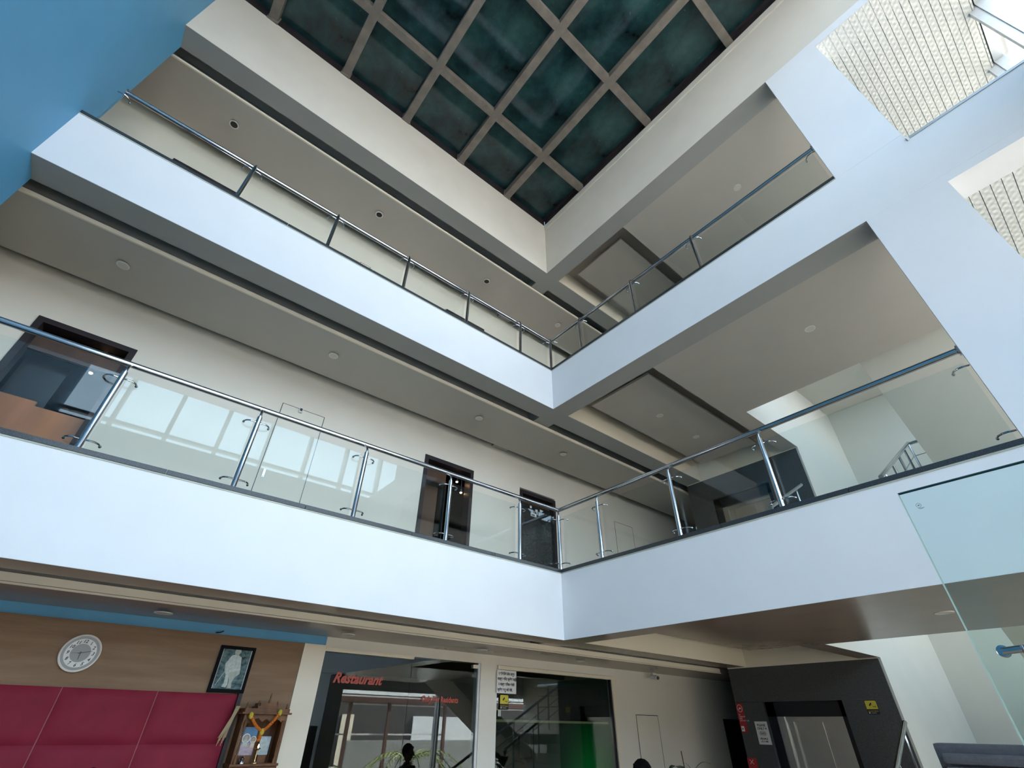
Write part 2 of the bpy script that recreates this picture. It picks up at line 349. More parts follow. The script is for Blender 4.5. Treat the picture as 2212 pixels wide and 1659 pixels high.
# ------------------------------------------------------------------ street front glazing
mx = [1.17+1.01*k for k in range(-7, 7)]
for fi, (z0, z1) in enumerate(((FL[0], 2.30), (3.2, 5.70), (6.46, 9.15))):
    w = struct('window_%d' % (fi+2), (0, YF-.1, z0))
    for x in (mx if fi else mx[2::4]):
        zt_ = 10.75 if fi == 2 and x < 0 else z1  # unseen glazing over the atrium, extended upward to light the top fascia
        o = MB().box(x-.03, x+.03, YF-.12, YF+.07, z0, zt_).box(x-.045, x+.045, YF-.13, YF-.02, z0, zt_).build('mullion', ALU, w)
    B('transom', ALU, [(XL, 7.46, YF-.12, YF-.02, z0, z0+.04), (XL, 7.46, YF-.12, YF-.02, z0+.14, z0+.21), (XL, 7.46, YF-.12, YF-.02, z1-.06, z1)] + ([(XL, 0, YF-.12, YF-.02, 10.69, 10.75)] if fi == 2 else []) if fi else [(XL, 7.46, YF-.12, YF-.02, z1-.08, z1)], w)
    xs = [XL] + (mx if fi else mx[2::4]) + [7.46]
    for a, b in zip(xs[:-1], xs[1:]):
        B('pane', WGLASS, (a, b, YF-.085, YF-.079, z0, 10.75 if fi == 2 and b < .3 else z1), w)

# embossed plank ceilings in the side bay
def planks(x0, x1, y0, y1, z, wd):
    p = struct('ceiling', ((x0+x1)/2, (y0+y1)/2, z)); y = y1; k = 0
    while y > y0+.01:
        ya = max(y-wd, y0)
        B('plank', TILEM, (x0, x1, ya+.003, y-.003, z+(.002 if k % 3 == 1 else 0), z+.02), p); y = ya; k += 1
    return p
planks(.001, 7.4, YF+.01, -5.357, 9.028, .081)
planks(.331, 7.4, YF+.01, -5.357, 5.686, .081)

# ------------------------------------------------------------------ coping stones on the two gallery edges
for i in (0, 1):
    zt = LV[i][1]; t = struct('trim_%d' % (9+i), (0, 0, zt))
    xs = [XL, -5.78, -4.62, -3.45, -2.28, -1.13, .42]
    for a, b in zip(xs[:-1], xs[1:]): MB().box(a+.001, b-.002, -.012, .42, zt+.012, zt+.055).build('stone', SILL, t, bevel=.004)
    ys = [-.014, -1.1, -2.35, -3.55, -4.705]
    for a, b in zip(ys[:-1], ys[1:]): MB().box(-.012, .42, b+.001, a-.002, zt+.012, zt+.055).build('stone', SILL, t, bevel=.004)
    B('bedding_strip', PALE, [(XL, -.008, -.006, .3, zt, zt+.012), (-.006, .3, -4.705, -.006, zt, zt+.012)], t)

# ------------------------------------------------------------------ gallery railings
def arc_clamp(p, dirv, inw, z):
    # from post centre p outward along dirv, curling back (inw) onto the glass
    P = Vector((p[0], p[1], z)); d = Vector(dirv); w = Vector(inw); pts = []
    for t, o, b in ((0, .0, 0), (1, .045, -.012), (2, .08, -.008), (3, .105, .01), (4, .118, .035), (5, .12, .062)):
        pts.append(P + d*o + w*b)
    m = MB(); m.tube(pts, .0075, 8); m.ball(tuple(pts[-1]), .0125, 10); return m
def railing(zf, label):
    r = thing('balcony_railing', label, 'railing', (0.15, .15, zf), None)
    z0 = zf+.055
    hz = zf+1.035
    MB().tube([(XL+.01, .29, hz), (.29, .29, hz)], .029, 16).tube([(.29, .29, hz), (.29, -4.70, hz)], .029, 16).ball((.29, .29, hz), .031, 14).build('handrail', STEEL, r, smooth=True)
    MB().lathe((XL+.002, .29, hz), [(.05, 0), (.05, .012), (.03, .02)], 20, 'x').build('wall_flange', STEEL, r, smooth=True); MB().lathe((.29, -4.705, hz), [(.05, 0), (.05, .012), (.03, .02)], 20, 'y').build('wall_flange', STEEL, r, smooth=True)
    def post(x, y, inw, sides, corner=False):
        w = Vector(inw); pz = zf+.86
        m = MB().tube([(x, y, z0), (x, y, pz)], .0245, 16).tube([(x, y, pz-.01), (x, y, pz+.012)], .021, 16)
        m.lathe((x, y, z0), [(.045, 0), (.045, .006), (.027, .012)], 20)
        b = Vector((x, y, 0))
        m.tube([b+Vector((0, 0, pz)), b+Vector((0, 0, pz+.05)), b+w*.025+Vector((0, 0, pz+.095)), b+w*.075+Vector((0, 0, pz+.125)), b+w*.14+Vector((0, 0, hz-zf+zf))], .0125, 10)
        p = m.build('post', STEEL, r, smooth=True)
        for d, iw in sides:
            for z in (zf+.18, zf+.80): arc_clamp((x, y), d, iw, z).build('clamp', STEEL, p, smooth=True)
        return p
    L = [-5.25, -4.09, -2.915, -1.755, -.60]
    for x in L: post(x, .15, (0, 1, 0), [((1, 0, 0), (0, 1, 0)), ((-1, 0, 0), (0, 1, 0))])
    post(.15, .15, (.99, .99, 0), [((-1, 0, 0), (0, 1, 0)), ((0, -1, 0), (1, 0, 0))])
    Rr = [-.61, -1.78, -2.93]
    for y in Rr: post(.15, y, (1, 0, 0), [((0, 1, 0), (1, 0, 0)), ((0, -1, 0), (1, 0, 0))])
    # clamps fixed straight to the end walls
    for z in (zf+.18, zf+.80):
        arc_clamp((XL+.005, .15), (1, 0, 0), (0, 1, 0), z).build('clamp', STEEL, r, smooth=True)
        arc_clamp((.15, -4.70), (0, 1, 0), (1, 0, 0), z).build('clamp', STEEL, r, smooth=True)
    xs = [XL] + L + [.15]
    for a, b in zip(xs[:-1], xs[1:]): B('glass_panel', GLASS, (a+.025, b-.025, .216, .226, zf+.075, zf+.875), r)
    ys = [.15] + Rr + [-4.70]
    for a, b in zip(ys[:-1], ys[1:]): B('glass_panel', GLASS, (.216, .226, b+.025, a-.025, zf+.075, zf+.875), r)
    return r
railing(3.15, 'glass and steel railing around the lower gallery, above the restaurant')
railing(6.595, 'glass and steel railing around the upper gallery, nearest the skylight')

# ------------------------------------------------------------------ upper corridor doors
def door(n, x0, x1, zf, zt, leafmat, depth=.35):
    d = struct('door_%d' % n, ((x0+x1)/2, YB, zf)); w = .065
    B('frame', FRAME, [(x0, x0+w, YB-.02, YB+.15, zf, zt), (x1-w, x1, YB-.02, YB+.15, zf, zt), (x0+w, x1-w, YB-.02, YB+.15, zt-w, zt)], d)
    B('reveal', BLACK, [(x0, x0+.02, YB+.15, YB+1.6, zf, zt), (x1-.02, x1, YB+.15, YB+1.6, zf, zt), (x0, x1, YB+.15, YB+1.6, zt-.01, zt+.01), (x0, x1, YB+1.6, YB+1.65, zf, zt)], d)
    B('transom', DARKW, (x0+w, x1-w if n != 2 else x0+.5, YB+.10, YB+.14, zt-.36, zt-.14), d)
    B('leaf', leafmat, (x0+w, x0+w+(x1-x0)*.42, YB+.3, YB+.34, zf, zt-.36), d)
    return d
d1 = door(1, -6.39, -5.45, 3.05, 5.16, BLACK)
B('panelling', mat('cinnamon_wood', (.40, .15, .05), .35, noise=.35, nscale=3, stretch=(1, 1, .2)), [(-5.99, -5.515, YB+.2, YB+.24, 3.05, 4.22), (-6.32, -5.99, YB+.22, YB+.26, 3.05, 4.28)], d1)
door(2, -1.36, -.375, 3.05, 5.145, DARKW)
d3 = door(3, .705, 1.62, 3.05, 5.12, BLACK)
B('leaf', GRAN, (.775, 1.55, YB+.03, YB+.05, 3.05, 4.9), d3)
door(4, -6.38, -5.43, 6.46, 8.57, DARKW); door(5, -1.33, -.35, 6.46, 8.57, DARKW)
LAMP = emis('warm_lamp', (1, .62, .34), 30)
for lb, px, py, pz in (('lit warm spot lamp inside the brown doorway by the blue wall', -5.80, 2.25, 4.955), ('lit warm spot lamp high inside the middle doorway', -.56, 1.92, 4.955), ('smaller warm spot lamp lower inside the middle doorway', -.46, 1.92, 4.78)):
    t = thing('spot_lamp', lb, 'lamp', (px, py, pz)); MB().lathe((px, py, pz+.012), [(.026, 0), (.026, .05)], 14).tube([(px, py, pz+.05), (px, py, 5.15)], .006, 6).build('body', BLACK, t); MB().lathe((px, py, pz), [(.014, 0), (.019, .006), (.019, .012)], 14).build('bulb', LAMP, t)
def flush_door(n, x0, x1, y, z0, z1, knob=True):
    d = struct('door_%d' % n, ((x0+x1)/2, y, z0)); g = .008
    B('joint', BLACK, [(x0-g, x0, y-.0035, y-.001, z0, z1+g), (x1, x1+g, y-.0035, y-.001, z0, z1+g), (x0-g, x1+g, y-.0035, y-.001, z1, z1+g)], d)
    B('leaf', WARMW, (x0+.001, x1-.001, y-.005, y-.001, z0, z1), d)
    if knob: MB().box(x0+.05, x0+.075, y-.012, y-.005, z0+.99, z0+1.10).box(x0+.055, x0+.07, y-.03, y-.012, z0+1.0, z0+1.09).build('handle', STEEL, d)
    return d
flush_door(6, -3.693, -3.099, YB, 3.05, 5.152)
flush_door(7, 3.425, 4.03, YB, 3.05, 5.14, False)
flush_door(8, -3.65, -3.30, YB, 6.46, 8.53, False); flush_door(9, -3.26, -3.07, YB, 6.46, 8.56, False)
flush_door(10, 2.88, 3.45, YG, FL[0], 1.667, False)
t = thing('door_sensor', 'small white sensor box above the flush corridor door', 'sensor', (-3.445, YB-.02, 5.12)); MB().box(-3.47, -3.42, YB-.04, YB, 5.09, 5.17).build('casing', WPAPER, t, bevel=.006); MB().box(-3.462, -3.428, YB-.044, YB-.039, 5.11, 5.15).build('lens', INK, t)
# stickers on the black glass door
t = thing('door_sticker', 'white number plate sticker low on the black glass door', 'sticker', (1.07, YB, 4.68)); B('backing', WPAPER, (1.0, 1.14, YB+.022, YB+.029, 4.68, 4.745), t); text('lettering', '106', .06, INK, t, (1.012, YB+.021, 4.69), bold=.002)
for k, (x, w, z) in enumerate(((.985, .04, 4.83), (1.12, .055, 4.79), (1.24, .05, 4.815))):
    lb = ['small square white sticker at the top of the black door', 'white hooked sticker in the middle of the black door', 'torn white sticker by the black door frame'][k]
    m = MB().box(x, x+w, YB+.022, YB+.029, z, z+.045)
    if k == 1: m.box(x+w-.018, x+w, YB+.022, YB+.029, z-.05, z)
    if k == 2: m.box(x+.03, x+.075, YB+.022, YB+.029, z+.02, z+.04)
    tag(m.build('door_sticker', WPAPER), lb, 'sticker')
door_sign = tag(MB().box(XE-.014, XE-.001, .32, .336, 4.83, 4.88).build('room_sign', WPAPER), 'small white plate at the dark granite corner of the lower gallery', 'sign')

# ------------------------------------------------------------------ lobby left: laminate panelling, padded headboard
wp = thing('wall_panelling', 'brown wood-grain laminate board behind the clock', 'panelling', (-4.7, YG-.02, FL[0]))
B('board', WOOD, (XL+.01, -2.724, YG-.022, YG, FL[0], 2.203), wp)
tag(MB().tube([(-3.62, YG-.03, 2.215), (-3.58, YG-.028, 2.219), (-3.552, YG-.03, 2.235)], .006, 6).build('cable_end', INK), 'short black cable end poking over the brown board', 'cable')
pp = thing('padded_panel', 'maroon quilted leatherette wall panel below the clock', 'panel', (-4.9, YG-.06, FL[0]))
sx = [XL+.02, -5.96, -5.28, -4.602, -3.92, -3.25]; sz = [FL[0]+.01, .20, .58, .95, 1.331, 1.712]
for a, b in zip(sx[:-1], sx[1:]):
    for c, d in zip(sz[:-1], sz[1:]):
        m = MB(); n = 13; vs = []
        for i in range(n):
            for j in range(n):
                u, v = i/(n-1), j/(n-1); h = .05*(1-(2*u-1)**10)*(1-(2*v-1)**6)
                vs.append((a+.001+(b-a-.002)*u, YG-.045-h*.6, c+(d-c)*v))
        fs = [(i*n+j, (i+1)*n+j, (i+1)*n+j+1, i*n+j+1) for i in range(n-1) for j in range(n-1)]
        m.add(vs, fs); m.box(a+.001, b-.001, YG-.038, YG-.022, c, d); m.build('pad', RED, pp, smooth=True)
for a in sx[1:-1]: MB().tube([(a, YG-.045, FL[0]+.01), (a, YG-.045, 1.712)], .004, 6).build('piping', mat('seam_piping', (.35, .12, .12), .5), pp)
B('edge_frame', FRAME, (-3.249, -3.214, YG-.075, YG-.022, FL[0], 1.72), pp)

# clock
cx, cyy, cz = -4.595, YG-.022, 1.957
ck = thing('wall_clock', 'round white wall clock on the brown laminate board', 'clock', (cx, cyy, cz-.14))
cfc = mat('clock_face_white', (.70, .68, .63), .4); cgr = mat('clock_face_grey', (.28, .28, .27), .25)
MB().lathe((cx, cyy, cz), [(.135, 0), (.142, -.012), (.140, -.03), (.130, -.036), (.125, -.03)], 48, 'y').build('rim', mat('clock_rim', (.80, .76, .70), .35), ck, smooth=True)
MB().lathe((cx, cyy-.030, cz), [(.126, 0), (.126, -.002)], 48, 'y').build('outer_dial', cgr, ck)
MB().lathe((cx, cyy-.033, cz), [(.107, 0), (.107, -.0015)], 48, 'y').build('number_ring', cfc, ck)
MB().lathe((cx, cyy-.0355, cz), [(.068, 0), (.068, -.0015)], 40, 'y').build('centre_dial', cgr, ck)
for h in range(1, 13):
    a = PI/2 - h*PI/6; text('numeral', str(h), .034, INK, ck, (cx+.088*math.cos(a), cyy-.036, cz+.088*math.sin(a)-.012), shear=.25, align='CENTER', bold=.0008)
def hand(a, l, w, y, name):
    d = Vector((math.cos(a), 0, math.sin(a))); q = Vector((-d.z, 0, d.x)); p = Vector((cx, y, cz))
    MB().prism([p-d*l*.2+q*w, p-d*l*.2-q*w, p+d*l-q*w*.5, p+d*l+q*w*.5], (0, -.0012, 0)).build(name, INK, ck)
hand(math.radians(14), .078, .0028, cyy-.039, 'minute_hand'); hand(math.radians(-88), .05, .0035, cyy-.041, 'hour_hand'); hand(math.radians(184), .062, .0012, cyy-.043, 'second_hand')

# framed picture of a seated robed figure (generic)
pf = thing('framed_picture', 'black framed picture of a seated robed figure', 'picture', (-3.365, YG-.03, 1.72))
fx0, fx1, fz0, fz1 = -3.53, -3.205, 1.722, 2.112; fy = YG-.022
B('frame', mat('matt_black_moulding', (.006, .006, .007), .7, spec=.08), [(fx0, fx0+.028, fy-.03, fy, fz0, fz1), (fx1-.028, fx1, fy-.03, fy, fz0, fz1), (fx0+.028, fx1-.028, fy-.03, fy, fz0, fz0+.03), (fx0+.028, fx1-.028, fy-.03, fy, fz1-.028, fz1)], pf)
B('inner_edge', WPAPER, [(fx0+.028, fx0+.033, fy-.02, fy-.008, fz0+.03, fz1-.028), (fx1-.033, fx1-.028, fy-.02, fy-.008, fz0+.03, fz1-.028)], pf)
B('canvas', mat('teal_picture_ground', (.012, .03, .034), .5, nscale=22, col2=(.16, .25, .25), spec=.1, stretch=(1, 1, 1.6)), (fx0+.03, fx1-.03, fy-.012, fy-.006, fz0+.03, fz1-.028), pf)
FIG = mat('painted_pale_robe', (.40, .46, .42), .4, noise=.25, nscale=40); FIGS = mat('painted_skin', (.33, .36, .30), .4, noise=.15, nscale=40)
def flat(pts, m, y, name, par): MB().prism([(x, y, z) for x, z in pts], (0, -.0012, 0)).build(name, m, par)
gx, gz = -3.36, 1.76
flat([(gx-.07, .0+gz+.13), (gx-.085, gz+.2), (gx-.05, gz+.27), (gx, gz+.285), (gx+.045, gz+.26), (gx+.06, gz+.19), (gx+.07, gz+.12), (gx+.03, gz+.09), (gx-.03, gz+.09)], FIG, fy-.013, 'painted_robe', pf)
flat([(gx-.055, gz+.13), (gx-.03, gz+.14), (gx-.01, gz+.03), (gx-.02, gz+.005), (gx-.06, gz+.01), (gx-.045, gz+.04)], FIG, fy-.0145, 'painted_leg', pf)
flat([(gx-.03, gz+.12), (gx+.06, gz+.15), (gx+.045, gz+.11), (gx+.02, gz+.05), (gx+.03, gz+.0), (gx-.01, gz+.0), (gx-.005, gz+.05)], FIGS, fy-.016, 'painted_leg', pf)
MB().lathe((gx-.005, fy-.014, gz+.30), [(.026, 0), (.026, -.0012)], 20, 'y').build('painted_head', FIGS, pf)
flat([(gx-.033, gz+.30), (gx-.025, gz+.335), (gx+.0, gz+.343), (gx+.022, gz+.33), (gx+.026, gz+.30), (gx+.0, gz+.315)], FIG, fy-.0165, 'painted_headscarf', pf)
flat([(gx-.12, gz+.02), (gx-.113, gz+.02), (gx-.06, gz+.15), (gx-.065, gz+.155)], FIGS, fy-.0145, 'painted_stick', pf)

# wooden shrine with its contents
sh = thing('wooden_shrine', 'carved wooden shrine cabinet beside the cream pier', 'shrine', (-3.0, YG-.12, 1.0))
x0, x1 = -3.182, -2.79; yb0, yb1 = YG-.24, YG-.024
B('back_panel', TEAK, (x0, x1, yb1-.015, yb1, .55, 1.60), sh)
B('side_panel', TEAK, (x0, x0+.018, yb0+.02, yb1, .55, 1.56), sh); B('side_panel', TEAK, (x1-.018, x1, yb0+.02, yb1, .55, 1.56), sh)
B('base_cabinet', TEAK, (x0-.01, x1+.01, yb0, yb1, FL[0], 1.175), sh, bevel=.004)
B('drawer', TEAK, (x0+.02, -3.005, yb0-.012, yb0, 1.08, 1.165), sh, bevel=.003); B('drawer', TEAK, (-2.995, x1-.02, yb0-.012, yb0, 1.08, 1.165), sh, bevel=.003)
B('shelf', TEAK, (x0-.015, x1+.015, yb0-.02, yb1, 1.175, 1.193), sh, bevel=.003)
for x in (x0+.02, x1-.035): MB().lathe((x+.008, yb0+.012, 1.193), [(.014, 0), (.014, .03), (.008, .04), (.011, .1), (.007, .2), (.010, .27), (.014, .29), (.014, .32)], 12).build('pillar', TEAK, sh, smooth=True)
arch = [(x0, 1.56), (x0, 1.50), (x0+.05, 1.49), (x0+.09, 1.515), (x0+.13, 1.53), (x0+.17, 1.50), (x0+.207, 1.525), (x0+.245, 1.50), (x0+.285, 1.53), (x0+.325, 1.515), (x0+.365, 1.49), (x1, 1.50), (x1, 1.56)]
MB().prism([(x, yb0+.01, z) for x, z in arch], (0, .012, 0)).build('arched_fascia', TEAK, sh)
B('cornice', TEAK, [(x0-.03, x1+.03, yb0-.02, yb1, 1.56, 1.575), (x0-.01, x1+.01, yb0, yb1, 1.575, 1.605), (x0+.10, x1-.10, yb0+.02, yb1, 1.605, 1.622), (x0+.12, x1-.12, yb0+.03, yb1, 1.622, 1.648)], sh, bevel=.002)
for x, hgt in ((x0+.01, .05), (x0+.11, .05), (x1-.11, .05), (x1-.01, .05), (x0+.205, .085)):
    zb = {x0+.01: 1.605, x1-.01: 1.605}.get(x, 1.622 if hgt < .08 else 1.648)
    MB().lathe((x, yb0+.05, zb), [(.010, 0), (.012, hgt*.25), (.006, hgt*.4), (.009, hgt*.6), (.001, hgt)], 12).build('finial', TEAK, sh, smooth=True)
ga = thing('flower_garland', 'orange marigold garland with yellow blooms draped across shrine', 'garland', (-3.0, yb0-.03, 1.37))
def rope(p, q, n, m, r, nm):
    mm = MB()
    for k in range(n):
        t = k/(n-1); sag = .012*math.sin(PI*t); mm.ball((p[0]+(q[0]-p[0])*t, p[1]+(q[1]-p[1])*t, p[2]+(q[2]-p[2])*t-sag), r, 8, (1, 1, .75))
    return mm.build(nm, m, ga, smooth=True)
gy = yb0-.03
rope((-3.118, gy, 1.525), (-3.012, gy, 1.437), 11, ORANGE, .017, 'strand'); rope((-2.892, gy, 1.555), (-2.99, gy, 1.437), 13, ORANGE, .017, 'strand'); rope((-3.005, gy, 1.40), (-3.015, gy, 1.365), 5, ORANGE, .019, 'tassel')
for x, z in ((-3.135, 1.548), (-2.88, 1.575), (-3.0, 1.425)): MB().ball((x, gy, z), .026, 12, (.8, .8, 1.1)).build('bloom', YFLOW, ga, smooth=True)
dp = thing('deity_print', 'framed devotional print with blue sky inside the shrine', 'picture', (-3.09, YG-.1, 1.195))
B('board', mat('blue_print', (.07, .22, .40), .35, noise=.2), (-3.18, -2.995, YG-.12, YG-.108, 1.25, 1.46), dp)
B('lower_scene', mat('mauve_print', (.36, .30, .36), .35, noise=.3, nscale=60), (-3.179, -2.996, YG-.1225, YG-.12, 1.25, 1.34), dp)
for k, (x, z, r) in enumerate(((-3.145, 1.365, .028), (-3.083, 1.375, .037), (-3.018, 1.365, .028))):
    MB().lathe((x, YG-.1235, z), [(r, 0), (r, -.001)], 24, 'y').build('painted_halo', WPAPER, dp); MB().lathe((x, YG-.125, z), [(r*.8, 0), (r*.8, -.001)], 24, 'y').build('painted_halo', cgr, dp)
    MB().ball((x, YG-.126, z+.005), r*.35, 10, (1, .15, 1.2)).build('painted_head', FIGS, dp); flat([(x-r*.7, z-.06), (x+r*.7, z-.06), (x+r*.35, z-.01), (x-r*.35, z-.01)], FIG, YG-.1262, 'painted_robe', dp)
B('foot', TEAK, (-3.17, -3.0, YG-.13, YG-.08, 1.193, 1.25), dp)
d2 = thing('small_portrait', 'small pale blue framed print at the shrine side', 'picture', (-2.895, YG-.1, 1.195))
B('board', mat('pale_blue_print', (.38, .48, .52), .3, noise=.25, nscale=30), (-2.945, -2.85, YG-.10, YG-.09, 1.25, 1.395), d2); B('frame', FRAME, [(-2.948, -2.847, YG-.104, YG-.088, 1.39, 1.398), (-2.851, -2.845, YG-.104, YG-.088, 1.25, 1.395)], d2)
B('foot', TEAK, (-2.935, -2.86, YG-.11, YG-.07, 1.193, 1.25), d2); flat([(-2.92, 1.27), (-2.875, 1.27), (-2.885, 1.34), (-2.90, 1.36), (-2.915, 1.34)], FIG, YG-.1045, 'painted_robe', d2)
lp = thing('brass_oil_lamp', 'burning brass oil lamp on the shrine shelf', 'lamp', (-2.978, YG-.2, 1.193))
MB().lathe((-2.978, YG-.2, 1.193), [(.032, 0), (.032, .006), (.014, .014), (.007, .03), (.010, .05), (.006, .07), (.006, .095), (.024, .104), (.027, .112)], 20).build('stand', BRASS, lp, smooth=True)
MB().lathe((-2.978, YG-.205, 1.305), [(.003, 0), (.0065, .008), (.004, .02), (.0005, .03)], 10).build('flame', emis('flame', (1, .65, .25), 14), lp, smooth=True)
sm = thing('small_stand', 'silver idol stand with beads at front of the shrine shelf', 'ornament', (-3.09, YG-.2, 1.193))
MB().lathe((-3.09, YG-.2, 1.193), [(.03, 0), (.03, .01), (.012, .02), (.018, .04), (.006, .055)], 16).build('body', STEEL, sm, smooth=True)
MB().tube([(-3.115+.013*math.cos(a), YG-.225, 1.225+.018*math.sin(a)) for a in [k*PI/8 for k in range(17)]], .005, 6).build('bead_loop', INK, sm, smooth=True)
bd = thing('dry_broom', 'dry straw stalks hanging at the left of the shrine', 'broom', (-3.27, YG-.12, 1.4))
mm = MB()
for k in range(9): mm.tube([(-3.22-.004*k, YG-.14, 1.62), (-3.25-.003*k, YG-.15, 1.53), (-3.265-.008*k, YG-.15, 1.45-.008*k), (-3.27-.008*k, YG-.14, 1.38-.02*(k % 4))], .0025, 5)
mm.build('stalks', mat('straw', (.42, .32, .18), .8), bd)

# ------------------------------------------------------------------ restaurant glazed fronts and the room behind
w1 = struct('window_5', (-1.4, YG, FL[0]))
B('header_profile', CREAM, [(-2.48, -1.356, YG-.03, YG+.05, 2.148, 2.182), (-2.48, -1.356, YG-.035, YG+.0, 2.165, 2.185)], w1)
B('pane', DGLASS, (-2.475, -1.358, YG+.01, YG+.02, FL[0], 2.148), w1); B('pane', DGLASS, (-1.352, -.37, YG+.01, YG+.02, FL[0], 2.176), w1)
B('jamb', ALU, (-.36, -.325, YG-.01, YG+.04, FL[0], 2.176), w1); B('hinge', BRUSH, (-.44, -.36, YG-.01, YG+.04, 2.115, 2.155), w1)
w2 = struct('window_6', (1.2, YG, FL[0]))
B('pane', DGLASS, (-.02, 2.31, YG+.01, YG+.02, FL[0], 2.125), w2)
B('jamb', CREAM, [(-.022, 2.40, YG-.02, YG+.05, 2.13, 2.175), (2.33, 2.40, YG-.02, YG+.05, FL[0], 2.13)], w2); B('inner_edge', FRAME, (2.308, 2.33, YG-.0, YG+.04, FL[0], 2.13), w2)
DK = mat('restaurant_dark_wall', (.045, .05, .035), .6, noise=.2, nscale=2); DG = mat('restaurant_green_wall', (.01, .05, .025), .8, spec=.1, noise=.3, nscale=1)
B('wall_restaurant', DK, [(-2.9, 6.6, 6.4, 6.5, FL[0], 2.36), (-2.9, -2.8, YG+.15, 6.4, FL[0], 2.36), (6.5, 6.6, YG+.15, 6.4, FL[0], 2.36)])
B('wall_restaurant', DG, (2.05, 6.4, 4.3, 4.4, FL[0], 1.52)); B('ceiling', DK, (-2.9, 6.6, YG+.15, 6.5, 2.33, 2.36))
t = thing('light_strip', 'dim pale green cove light strip behind the right-hand glass', 'light', (3, 4.25, 1.55)); B('strip', emis('cove_light', (.70, .85, .45), .07), (2.1, 5.6, 4.27, 4.3, 1.56, 1.60), t); B('shelf', DK, (2.05, 5.7, 4.2, 4.4, 1.52, 1.555), t)
t = thing('pendant_lamp', 'grey metal pendant lamp in the dark room behind the notice', 'lamp', (1.74, 3.0, 1.8))
MB().lathe((1.74, 3.0, 1.79), [(.17, 0), (.16, .02), (.07, .06), (.05, .13), (.03, .15)], 24).build('shade', GREYP, t, smooth=True); MB().tube([(1.74, 3, 1.93), (1.74, 3, 2.33)], .006, 6).build('cord', INK, t)
t = thing('wall_picture', 'faint pale panel low behind the green-lit glass', 'panel', (3.0, 4.28, .9)); B('board', GREYP, (2.9, 3.2, 4.28, 4.3, 1.0, 1.4), t); B('frame', INK, [(2.88, 2.9, 4.27, 4.3, .98, 1.42), (3.2, 3.22, 4.27, 4.3, .98, 1.42)], t)
gl = bpy.data.lights.new('green_wall_light', 'SPOT'); gl.color = (.1, 1, .35); gl.energy = 60; gl.spot_size = 1.9; gl.spot_blend = .9; gl.shadow_soft_size = .1; go = bpy.data.objects.new('green_light', gl); C.objects.link(go); go.location = (5.0, 3.0, .6); go.rotation_euler = Vector((.05, 1, -.05)).to_track_quat('-Z', 'Y').to_euler()

# writing on the glass and notices
rt = thing('restaurant_lettering', 'red italic restaurant lettering on the left glass pane', 'lettering', (-2.0, YG, 1.88))
text('letters', 'Restaurant', .135, REDT, rt, (-2.315, YG+.008, 1.865), shear=.35, bold=.005, ext=.001, sx=.98)
rt = thing('small_lettering', 'smaller red lettering on the glass door pane', 'lettering', (-.9, YG, 1.70))
text('letters', 'Only For Residents', .085, REDT, rt, (-1.17, YG+.008, 1.725), bold=.003, sx=.80)
nb = thing('notice_board', 'white notice with black Devanagari writing at glass corner', 'sign', (.12, YG-.03, 1.85))
B('backing', WPAPER, (-.055, .286, YG-.035, YG-.028, 1.853, 2.122), nb)
for k, s in enumerate(('१ कोविडचे डोस लावून', 'मास्क विना प्रवेश नाही.', '२ मास्क शिवाय कोणी', 'प्रवेश करू नये येथे.')):
    text('line', s, .044, INK, nb, (-.045+(.0 if k % 2 else .015), YG-.036, 2.065-.062*k), bold=.0012, sx=.88 if k % 2 else .8)
def cctv_sign(label, org, ux, nrm):
    # org: lower left corner, ux: horizontal unit vector, nrm: outward
    org = Vector(org); ux = Vector(ux); n = Vector(nrm); uz = Vector((0, 0, 1))
    t = thing('camera_sign', label, 'sign', org, 'yellow camera warning stickers')
    def q(pts, m, d, name): MB().prism([org+ux*a+uz*b+n*d for a, b in pts], n*.001).build(name, m, t)
    q([(.01, .0), (.14, 0), (.152, .012), (.152, .155), (.14, .167), (.01, .167), (-.002, .155), (-.002, .012)], INK, 0, 'backing')
    q([(.004, .062), (.146, .062), (.146, .15), (.135, .161), (.012, .161), (.004, .15)], YEL, .0012, 'yellow_field')
    q([(.045, .108), (.055, .095), (.085, .125), (.075, .14)], INK, .0025, 'camera_symbol')
    q([(.078, .115), (.084, .115), (.088, .088), (.118, .088), (.118, .078), (.124, .078), (.124, .10), (.118, .10), (.118, .094), (.090, .094)], INK, .0025, 'bracket_symbol')
    rz = math.atan2(ux.y, ux.x)
    text('lettering', 'Security Camera', .019, YEL, t, org+ux*.012+uz*.034+n*.0022, (PI/2, 0, rz), ext=.0005)
    text('lettering', 'in operation', .013, WPAPER, t, org+ux*.045+uz*.015+n*.0022, (PI/2, 0, rz), ext=.0005)
    q([(.015, .012), (.03, .012), (.03, .027), (.015, .027)], WPAPER, .0022, 'emblem')
cctv_sign('yellow camera sticker on the glass under the notice', (.028, YG-.002, 1.675), (1, 0, 0), (0, -1, 0))
cctv_sign('yellow camera sticker on granite right of lift', (XE-.002, -1.625, 1.692), (0, -1, 0), (-1, 0, 0))
tag(MB().box(.0, .05, YG-.004, YG-.001, 1.60, 1.67).build('small_sticker', PALE), 'small pale sticker on glass beneath the yellow camera sticker', 'sticker')
# cctv camera
t = thing('cctv_camera', 'white bullet camera hanging from lobby ceiling above flush door', 'camera', (3.3, 1.12, 2.27))
MB().lathe((3.3, 1.15, 2.268), [(.04, .0), (.04, .006)], 20).tube([(3.3, 1.15, 2.27), (3.3, 1.15, 2.235)], .012, 10).build('mount', WPAPER, t, smooth=True)
MB().tube([(3.32, 1.20, 2.225), (3.27, 1.05, 2.195)], .036, 20).build('housing', WPAPER, t, smooth=True); MB().tube([(3.27, 1.05, 2.195), (3.268, 1.045, 2.194)], .028, 20).build('lens', INK, t, smooth=True)

